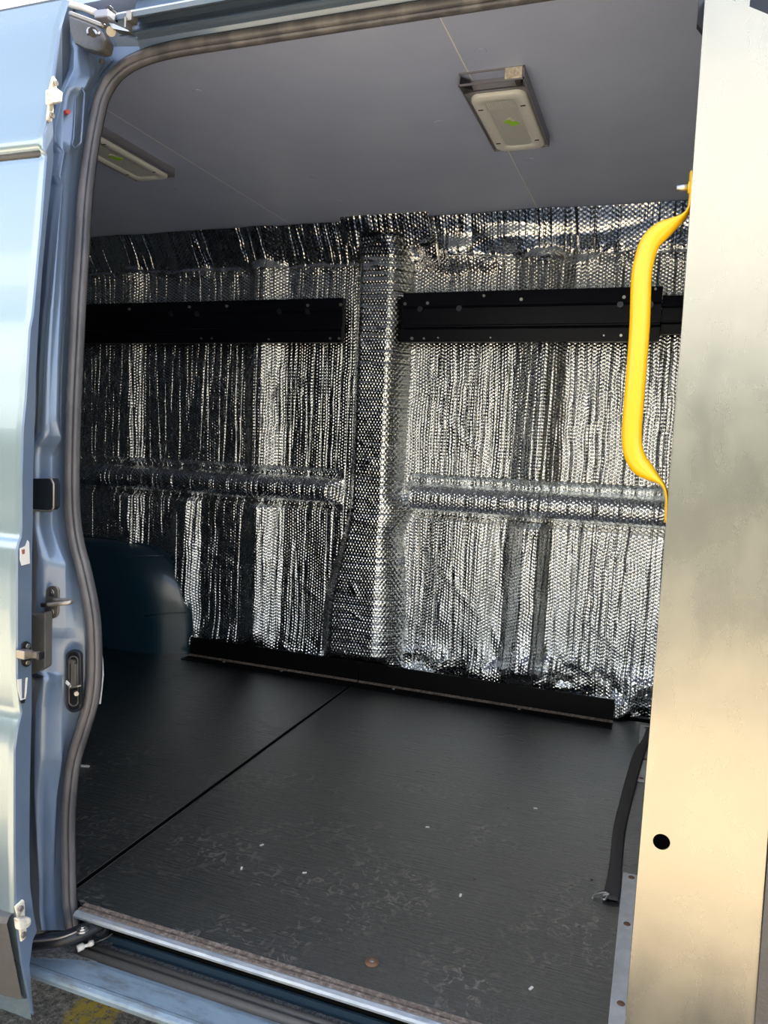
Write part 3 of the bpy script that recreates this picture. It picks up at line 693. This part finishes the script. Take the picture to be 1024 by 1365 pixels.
# ------------------------------------------------------------------ sliding door (open, slid back)
tA = [(90,0),(78,39),(72,78),(69,101),(64,156),(58,176),(57,192),(57,200),(60,207),(53,300),(42,420),(38,440),(33,530),(29,570),(27,640),(27,704),(26,716),(23,724),(21,735),(21,840),(21,900),(25,935),(27,950),(22,970),(18,998),(18,1130),(19,1217),(26,1280),(37,1332),(42,1360)]
sdp = empty('sliding_door', (-1.2, 1.05, -.12), 'open blue-grey sliding side door at the left edge', 'van door')
def dA(px, py, k=0.):               # point on the door's leading edge plane
    z0 = 1 + (682.5-90-py)/1016*1.5
    x = -1.082-k
    return on(px, py, 0, x)
ap = sorted(set([0,20,39,60,78,101,130,156,176,185,192,198,200,203,207,211,216,240,270,300,360,420,440,500,530,570,600,640,680,704,710,716,720,724,729,735,780,840,900,920,935,943,950,960,970,985,998,1040,1090,1130,1180,1217]))
A = [dA(interp(tA, p), p) for p in ap]
rows = []
for p, a in zip(ap, A):
    g_ = 0.
    if 198 <= p <= 207: g_ = .006
    if p in (200, 203): g_ = .012
    rows.append([(a[0], a[1], a[2]), (a[0]-.004, a[1]-.003, a[2]), (a[0]-.012, a[1]-.003+g_, a[2]), (a[0]-.5, a[1]-.006+g_, a[2]), (a[0]-1.25, a[1]+g_, a[2])])
MB().grid(rows, True).build('outer_panel', M['sky_lit_paint'], sdp, 'glossy outer door skin')
tBd = [q for q in tB if q[1] < 1240]+[(50,1240),(39,1262),(38,1300),(41.5,1336),(44.5,1360)]
rows = []
bp = sorted(set([p for p in ap]+[1240,1252,1285,1332,1352]))
for p in bp:
    a = dA(interp(tA, p), p); b_ = on(interp(tBd, p), p, 0, -1.084)
    if b_[1] < a[1]+.004: b_ = np.array([a[0], a[1]+.004, a[2]])
    rows.append([tuple(a), tuple(a+np.array([.002,.003,0])), (a[0]+.002, (a[1]*.1+b_[1]*.9), a[2]*.1+b_[2]*.9), (b_[0]-.002, b_[1], b_[2]), (b_[0]-.03, b_[1]+.002, b_[2])])
MB().grid(rows, False).build('edge_panel', M['paint'], sdp, 'narrow painted leading edge of the door')
# inner face so the door has thickness
rows = [[(on(interp(tBd, p), p, 0, -1.084)[0]-.028, max(on(interp(tBd, p), p, 0, -1.084)[1], dA(interp(tA, p), p)[1]+.004)+.002, dA(interp(tA, p), p)[2]),
         (-2.33, dA(interp(tA, p), p)[1]+.045, dA(interp(tA, p), p)[2])] for p in bp]
MB().grid(rows, False).build('inner_face', M['paint'], sdp)
# groove moulding
pa = dA(59, 203); MB().tube([(pa[0]-.001, pa[1]+.006, pa[2]), (pa[0]-1.25, pa[1]+.008, pa[2])], .006, 8).build('body_moulding', M['clad'], sdp, 'thin grey moulding line across the door')
# lower cladding
c_t = dA(18.5, 1217); c_b = dA(37, 1332); c_e = dA(42, 1360)
c_tl = dA(0, 1203)
rows = []
for (a, oy) in ((c_t, .0), (c_t+np.array([0,0,-.004]), -.012), (c_t*.93+c_b*.07, -.020), (c_b*.96+c_t*.04, -.014), (c_b, -.002)):
    rows.append([(a[0]-.003, a[1]+oy+.004, a[2]), (a[0]-.012, a[1]+oy, a[2]), (a[0]-.045, a[1]+oy-.003, a[2]), (a[0]-1.25, a[1]+oy-.004, a[2])])
MB().grid(rows, False).build('lower_cladding', M['clad'], sdp, 'grey-black plastic cladding at the door foot')
rows = []
for a in (c_t, c_b, c_e):
    rows.append([tuple(a), (a[0]-1.25, a[1]+.002, a[2])])
MB().grid(rows, False).build('lower_skin', M['sky_lit_paint'], sdp)
# door hardware
def dpt(px, py, out=0.): p = on(px, py, 0, -1.080+out); return np.array(p)
def dpatch(pts, name, m, out=.002, th=.003, parent=sdp, label=None, bevel=0):
    a = [dpt(x, y, out) for x, y in pts]; b_ = [q-np.array([th,0,0]) for q in a]; n = len(pts)
    return MB().add(a+b_, [tuple(range(n)), tuple(range(n, 2*n))[::-1]]+[(i, (i+1) % n, n+(i+1) % n, n+i) for i in range(n)]).build(name, m, parent, label, bevel=bevel)
br = dpatch([(72,101),(77,108),(76,117),(84,123),(83,136),(76,139),(72,139),(72,151),(69,163),(64,160),(66,140),(68,115)], 'guide_bracket', M['cream'], .006, .006, label='cream guide bracket high on the door edge', bevel=.0015)
dpatch([(68,118),(84,123),(83,137),(68,139)], 'guide_block', M['cream'], .020, .014, parent=br, bevel=.003)
for y_ in (111, 154): p = dpt(73.5 if y_ == 111 else 68.5, y_, .007); MB().cyl(p, p+np.array([.004,0,0]), .0045, 10).build('screw', M['steel'], br)
br = dpatch([(21,1209),(31,1199),(33.5,1201),(34,1222),(36,1240),(35,1250),(29,1256),(27,1242),(24,1222)], 'guide_bracket', M['cream'], .006, .005, label='cream guide bracket low on the door edge', bevel=.0015)
dpatch([(25,1225),(42,1223),(42.5,1232),(38,1237),(27,1241)], 'guide_block', M['cream'], .020, .014, parent=br, bevel=.003)
for q in ((27.5,1211),(31,1246)): p = dpt(*q, .007); MB().cyl(p, p+np.array([.003,0,0]), .0055, 12).cyl(p+np.array([.003,0,0]), p+np.array([.0035,0,0]), .003, 8).build('screw', M['steel'], br)
dpatch([(27,731),(34,728),(37,720),(39,723),(40,751),(29,754),(27,746)], 'sticker', M['white'], .0032, .0012, label='white label with a small red-brown mark')
dpatch([(29,733),(33,732),(33,738),(30,739)], 'sticker_mark', mat('red_brown_print', (.32,.12,.09), .5), .0038, .0005)
s2 = dpatch([(23.5,906),(29,905),(29,931),(33,931),(34.5,904),(37,903),(35.5,924),(34,932),(28,934),(24.5,921)], 'sticker', M['white'], .0034, .0012, label='white wedge buffer label lower on the door edge')
dpatch([(28,934),(34,932),(33,937),(29,938)], 'buffer_foot', M['black'], .005, .003, parent=s2)
lt = dpatch(oval(35.5, 872, 6.5, 17, 18), 'door_latch', M['black'], .003, .002, label='black rimmed latch with steel tongue', bevel=.0006)
dpatch([(32,868),(43,866),(47,869),(48,877),(42,878),(32,880)], 'latch_tongue', M['steel'], .022, .020, parent=lt, bevel=.002)
a_, b_ = dpt(42, 873, .012), dpt(52, 873, .045)
MB().obox((a_+b_)/2, (b_-a_)/2*1.0, (0,.005,0), (0,0,.0055)).build('latch_hook', M['steel'], lt, bevel=.0015)
p = dpt(54, 874, .05); MB().obox(p, (.003,0,0), (0,.007,0), (0,0,.0065)).build('latch_tip', M['black'], lt, bevel=.001)
for y_ in (861, 883): p = dpt(36, y_, .004); MB().cyl(p, p+np.array([.004,0,0]), .0045, 10).build('screw', M['steel'], lt)
# lower guide arm into the sill track
pts = [(20,1258,-.085),(45,1256,-.080),(80,1252,-.070),(100,1246,-.055),(118,1238,-.03),(134,1231,-.005)]
arm = [skin(x, y, o_) for x, y, o_ in pts]
ga = MB().tube(resample(arm, 18), .020, 8, up=(0,0,1), r2=.0125).build('guide_arm', M['black'], sdp, 'black curved lower arm running into the sill track', bevel=0)
MB().tube([p+np.array([0,-.014,.009]) for p in resample(arm, 18)], .0022, 6).build('arm_edge', M['steel'], ga)
p = skin(110, 1239, -.060); MB().cyl(p-np.array([0,0,.004]), p, .011, 18).cyl(p, p+np.array([0,0,.004]), .008, 6).cyl(p+np.array([0,0,.004]), p+np.array([0,0,.007]), .0045, 12).build('bolt', M['screw'], ga, 'zinc bolt and washer')
p = skin(137, 1232, -.0); MB().cyl(p-np.array([0,0,.02]), p+np.array([0,0,.006]), .013, 16).build('roller', M['black'], ga)
p = on(68, 1272, 2, -.092); MB().obox(p, (.006,.002,0), (-.001,.003,0), (0,0,.003)).build('clip', M['steel'], ga)
# upper guide: bracket, arm, roller carriage
ug = patch([(90,18),(100,22),(122,30),(134,40),(140,52),(137,66),(128,68),(112,64),(98,57),(92,42)], -.085, 'upper_guide', M['clad'], sdp, 'dark plastic upper guide carriage', th=.03, bevel=.006)
MB().tube(resample([skin(x, y, -.125) for x, y in ((90,3),(97,7),(110,10),(128,17))], 12), .006, 10, up=(0,1,0)).build('cover_strip', M['white'], ug, 'pale strip over the guide')
MB().tube(resample([skin(x, y, -.105) for x, y in ((94,18),(110,24),(128,31),(140,36))], 10), .0045, 8).build('arm', M['steel'], ug)
MB().obox(skin(140, 22, -.12), (.016,0,-.001), (0,.012,0), (0,0,.008)).build('housing', M['alu_edge'], ug, 'silver carriage housing', bevel=.003)
MB().obox(skin(146, 12, -.12), (.006,0,0), (0,.006,0), (0,0,.004)).obox(skin(150, 19, -.11), (.006,0,-.004), (0,.01,0), (0,0,.009)).build('roller', M['black'], ug, bevel=.002)
MB().add([skin(145,30,-.12), skin(150,31,-.12), skin(171,40,-.11), skin(172,42,-.11), skin(150,38,-.12)]+[q+np.array([0,.02,0]) for q in (skin(145,30,-.12), skin(150,31,-.12), skin(171,40,-.11), skin(172,42,-.11), skin(150,38,-.12))],
         [(0,1,2,3,4),(9,8,7,6,5),(0,5,6,1),(1,6,7,2),(2,7,8,3),(3,8,9,4),(4,9,5,0)]).build('blade', M['screw'], ug, 'bright pointed metal blade')
MB().tube(resample([skin(x, y, -.118) for x, y in ((118,46),(117,40),(121,38),(127,42),(130,46),(134,43))], 12), .0028, 8).build('hook_wire', M['screw'], ug)
MB().cyl(skin(124, 43, -.117), skin(124, 43, -.10), .009, 14).build('hole', M['black'], ug)
MB().cyl(skin(148, 42, -.11), skin(148, 42, -.085), .009, 12).cyl(skin(148, 42, -.112), skin(148, 42, -.11), .005, 10).build('roller', M['steel'], ug)
MB().obox(skin(176, 24, -.10), (.006,0,0), (0,.01,0), (0,0,.009)).obox(skin(171, 33, -.10), (.002,0,0), (0,.01,0), (0,0,.01)).build('end_stop', M['steel'], ug, bevel=.001)

# cable with white crimp on the sill
wires = [on(x, y, 2, z) for x, y, z in ((124,1257,-.085),(133,1254,-.08),(142,1250,-.075),(149,1245,-.065),(153,1242,-.055))]
cb = empty('crimped_cable', wires[0], 'thin cable with a white crimped end lying by the door arm', 'cable')
MB().tube(resample(wires, 14), .0018, 8).build('wire', M['wire'], cb)
crp = [on(x, y, 2, z+.014) for x, y, z in ((103,1265,-.094),(111,1261,-.092),(113,1261,-.092),(118,1259.5,-.09),(120,1258,-.088),(125,1256,-.086))]
MB().tube(crp, [.007,.007,.0035,.004,.0065,.005], 10).build('crimp', M['white'], cb, 'white crimp sleeve')

# ------------------------------------------------------------------ aluminium edge panel with hole
ox = [(.011,-.12),(.008,.1),(.011,.6),(.012,1.2),(.009,1.66),(.04,1.633),(.09,1.605),(.13,1.56),(.16,1.49),(.178,1.38),(.184,1.1),(.181,.5),(.187,.165),(.19,-.12)]
yP = 1.2
hx_, hz_ = .039, .415; hr = .0125
bm = bmesh.new()
vo = [bm.verts.new((x, yP, z)) for x, z in ox]; eo = [bm.edges.new((vo[i], vo[(i+1) % len(vo)])) for i in range(len(vo))]
vh = [bm.verts.new((hx_+hr*math.cos(2*math.pi*i/24), yP, hz_+hr*math.sin(2*math.pi*i/24))) for i in range(24)]
eh = [bm.edges.new((vh[i], vh[(i+1) % 24])) for i in range(24)]
bmesh.ops.triangle_fill(bm, edges=eo+eh, use_beauty=True)
me = bpy.data.meshes.new('edge_panel'); bm.to_mesh(me); bm.free(); me.materials.append(M['alu'])
ep = empty('bulkhead_panel', (.1, yP, -.12), 'tall scuffed aluminium panel with a round hole, right side', 'panel')
o = bpy.data.objects.new('face_sheet', me); COL.objects.link(o); o.parent = ep; o.location = (-.1, -yP, .12)
q = o.modifiers.new('s', 'SOLIDIFY'); q.thickness = .0025; q.offset = 0
MB().add([(x, y, z) for x, z in ox[:5] for y in (yP-.001, yP+.002, yP+.075)], [(i*3+k, i*3+k+1, i*3+k+4, i*3+k+3) for i in range(4) for k in range(2)]).build('return_flange', M['alu'], ep, solid=.002)
MB().box(.03, .16, 1.262, 1.266, -.1, 1.6).build('backing', M['black'], ep)  # black sheet put behind the round hole as the shade of the void

# ------------------------------------------------------------------ yellow grab handle
yH = 1.222
hpx = [(921.5,233),(921.5,250),(920.5,268),(917,283),(906.8,293),(890,303),(875,314),(865.7,326),(860,343),(855,372),(852.5,441),(844.7,542),(842.5,589),(850,615.7),(867,632),(880,642),(886.5,651),(889,664),(888.5,680),(888,696)]
hpts = [on(x, y, 1, yH) for x, y in hpx]
N_ = 70; path = resample(hpts, N_)
def prof_r(i):
    t = i/(N_-1)
    d = [0]; 
    return t
L = np.cumsum([0]+[np.linalg.norm(path[i+1]-path[i]) for i in range(N_-1)])
ra, rb = [], []
for i in range(N_):
    s0 = min(L[i], L[-1]-L[i]); k = float(np.clip((s0-.052)/.05, 0, 1)); k = k*k*(3-2*k)
    ra.append(.0028*(1-k)+.0148*k); rb.append(.0185*(1-k)+.0148*k)
gh = empty('grab_handle', (hpts[-1][0], yH, hpts[-1][2]), 'bright yellow bent tube grab handle bolted to the aluminium panel', 'handle')
MB().tube(path, ra, 20, up=(0,1,0), r2=rb).build('handle_tube', M['yellow'], gh)
p = on(914, 250, 1, yH); MB().cyl((p[0]+.006, yH, p[2]), (p[0]-.012, yH, p[2]-.0005), .0048, 14).build('bolt', M['screw'], gh, 'zinc bolt through the upper foot')
p = on(918, 250, 1, yH); MB().cyl((p[0]+.003, yH, p[2]), (p[0]-.0008, yH, p[2]), .0085, 14).build('washer', M['yellow'], gh)

# ------------------------------------------------------------------ floor plates, strap, hook
def fplate(x0, x1, y0, y1, label, dots):
    t = empty('floor_plate', ((x0+x1)/2, (y0+y1)/2, 0), label, 'metal plate')
    MB().box(x0, x1, y0, y1, .0005, .004).build('plate', M['plate'], t, bevel=.0015)
    MB().box(x1-.003, x1, y0, y1, .004, .05).build('upstand', M['plate'], t)
    for px, py in dots:
        p = on(px, py, 2, .005); MB().sphere((p[0], p[1], .004), .0075, 14, 6, (1, 1, .35)).build('screw', M['rscrew'], t, 'rusty screw')
fplate(-.020, .022, 1.26, 1.850, 'long grey metal floor strip with three rusty screws by the panel foot', [(842,1169),(836,1231),(828,1337)])
fplate(-.010, .045, 2.405, 2.93, 'shorter grey metal floor plate deeper inside under the strap', [(855,1037),(862,970),(860,1012)])
sp = [on(x, y, 2, z) for x, y, z in ((866,970,.03),(862,985,.02),(852,1005,.012),(843,1035,.008),(834,1070,.005),(826,1105,.004),(822,1145,.004),(818,1180,.005),(814,1198,.008))]
spp = resample(sp, 40)
st_ = empty('strap', (spp[-1][0], spp[-1][1], 0), 'black webbing strap with a wire hook lying along the floor by the panel', 'strap')
hw = np.interp(np.linspace(0, 1, 40), [0, .08, .2, .6, .86, 1], [.010, .012, .018, .0165, .015, .018])
MB().tube(spp, list(hw), 8, up=(0,0,1), r2=.0018).build('webbing', M['web'], st_)
hk = [on(x, y, 2, z) for x, y, z in ((790,1197,.004),(793,1193,.005),(800,1190.5,.008),(808,1190,.010),(811,1193,.010),(806,1199,.006),(803,1196,.006),(806,1192.5,.010),(813,1192,.012))]
MB().tube(resample(hk, 30), .0024, 8, up=(0,0,1)).build('hook', M['screw'], st_, 'bent wire hook')

# ------------------------------------------------------------------ small scraps
p = on(113, 1022, 2, 0)
MB().obox((p[0], p[1], .002), (.014, .003, 0), (-.001, .004, 0), (0, 0, .0015)).obox((p[0]+.008, p[1]+.003, .003), (.008, -.003, .001), (.001, .003, 0), (0, 0, .001)).build('foil_scrap', M['white'], cat='scrap', label='small white foil scrap on the dark floor by the seal', origin=(p[0], p[1], 0))
q_ = [skin(x, y, .03) for x, y in ((133,862),(135,880),(136,900),(134,920),(132,938))]
fs = MB()
for a, b in zip(q_, q_[1:]): fs.obox((a+b)/2, (b-a)/2, (.0035, 0, 0), (0, .0015, 0))
fs.build('foil_tuft', M['white'], ws, 'torn bright foil showing past the seal')
print('objects', len(bpy.data.objects), 'tris', sum(len(o.data.loop_triangles) if False else len(o.data.polygons) for o in bpy.data.objects if o.type == 'MESH'))
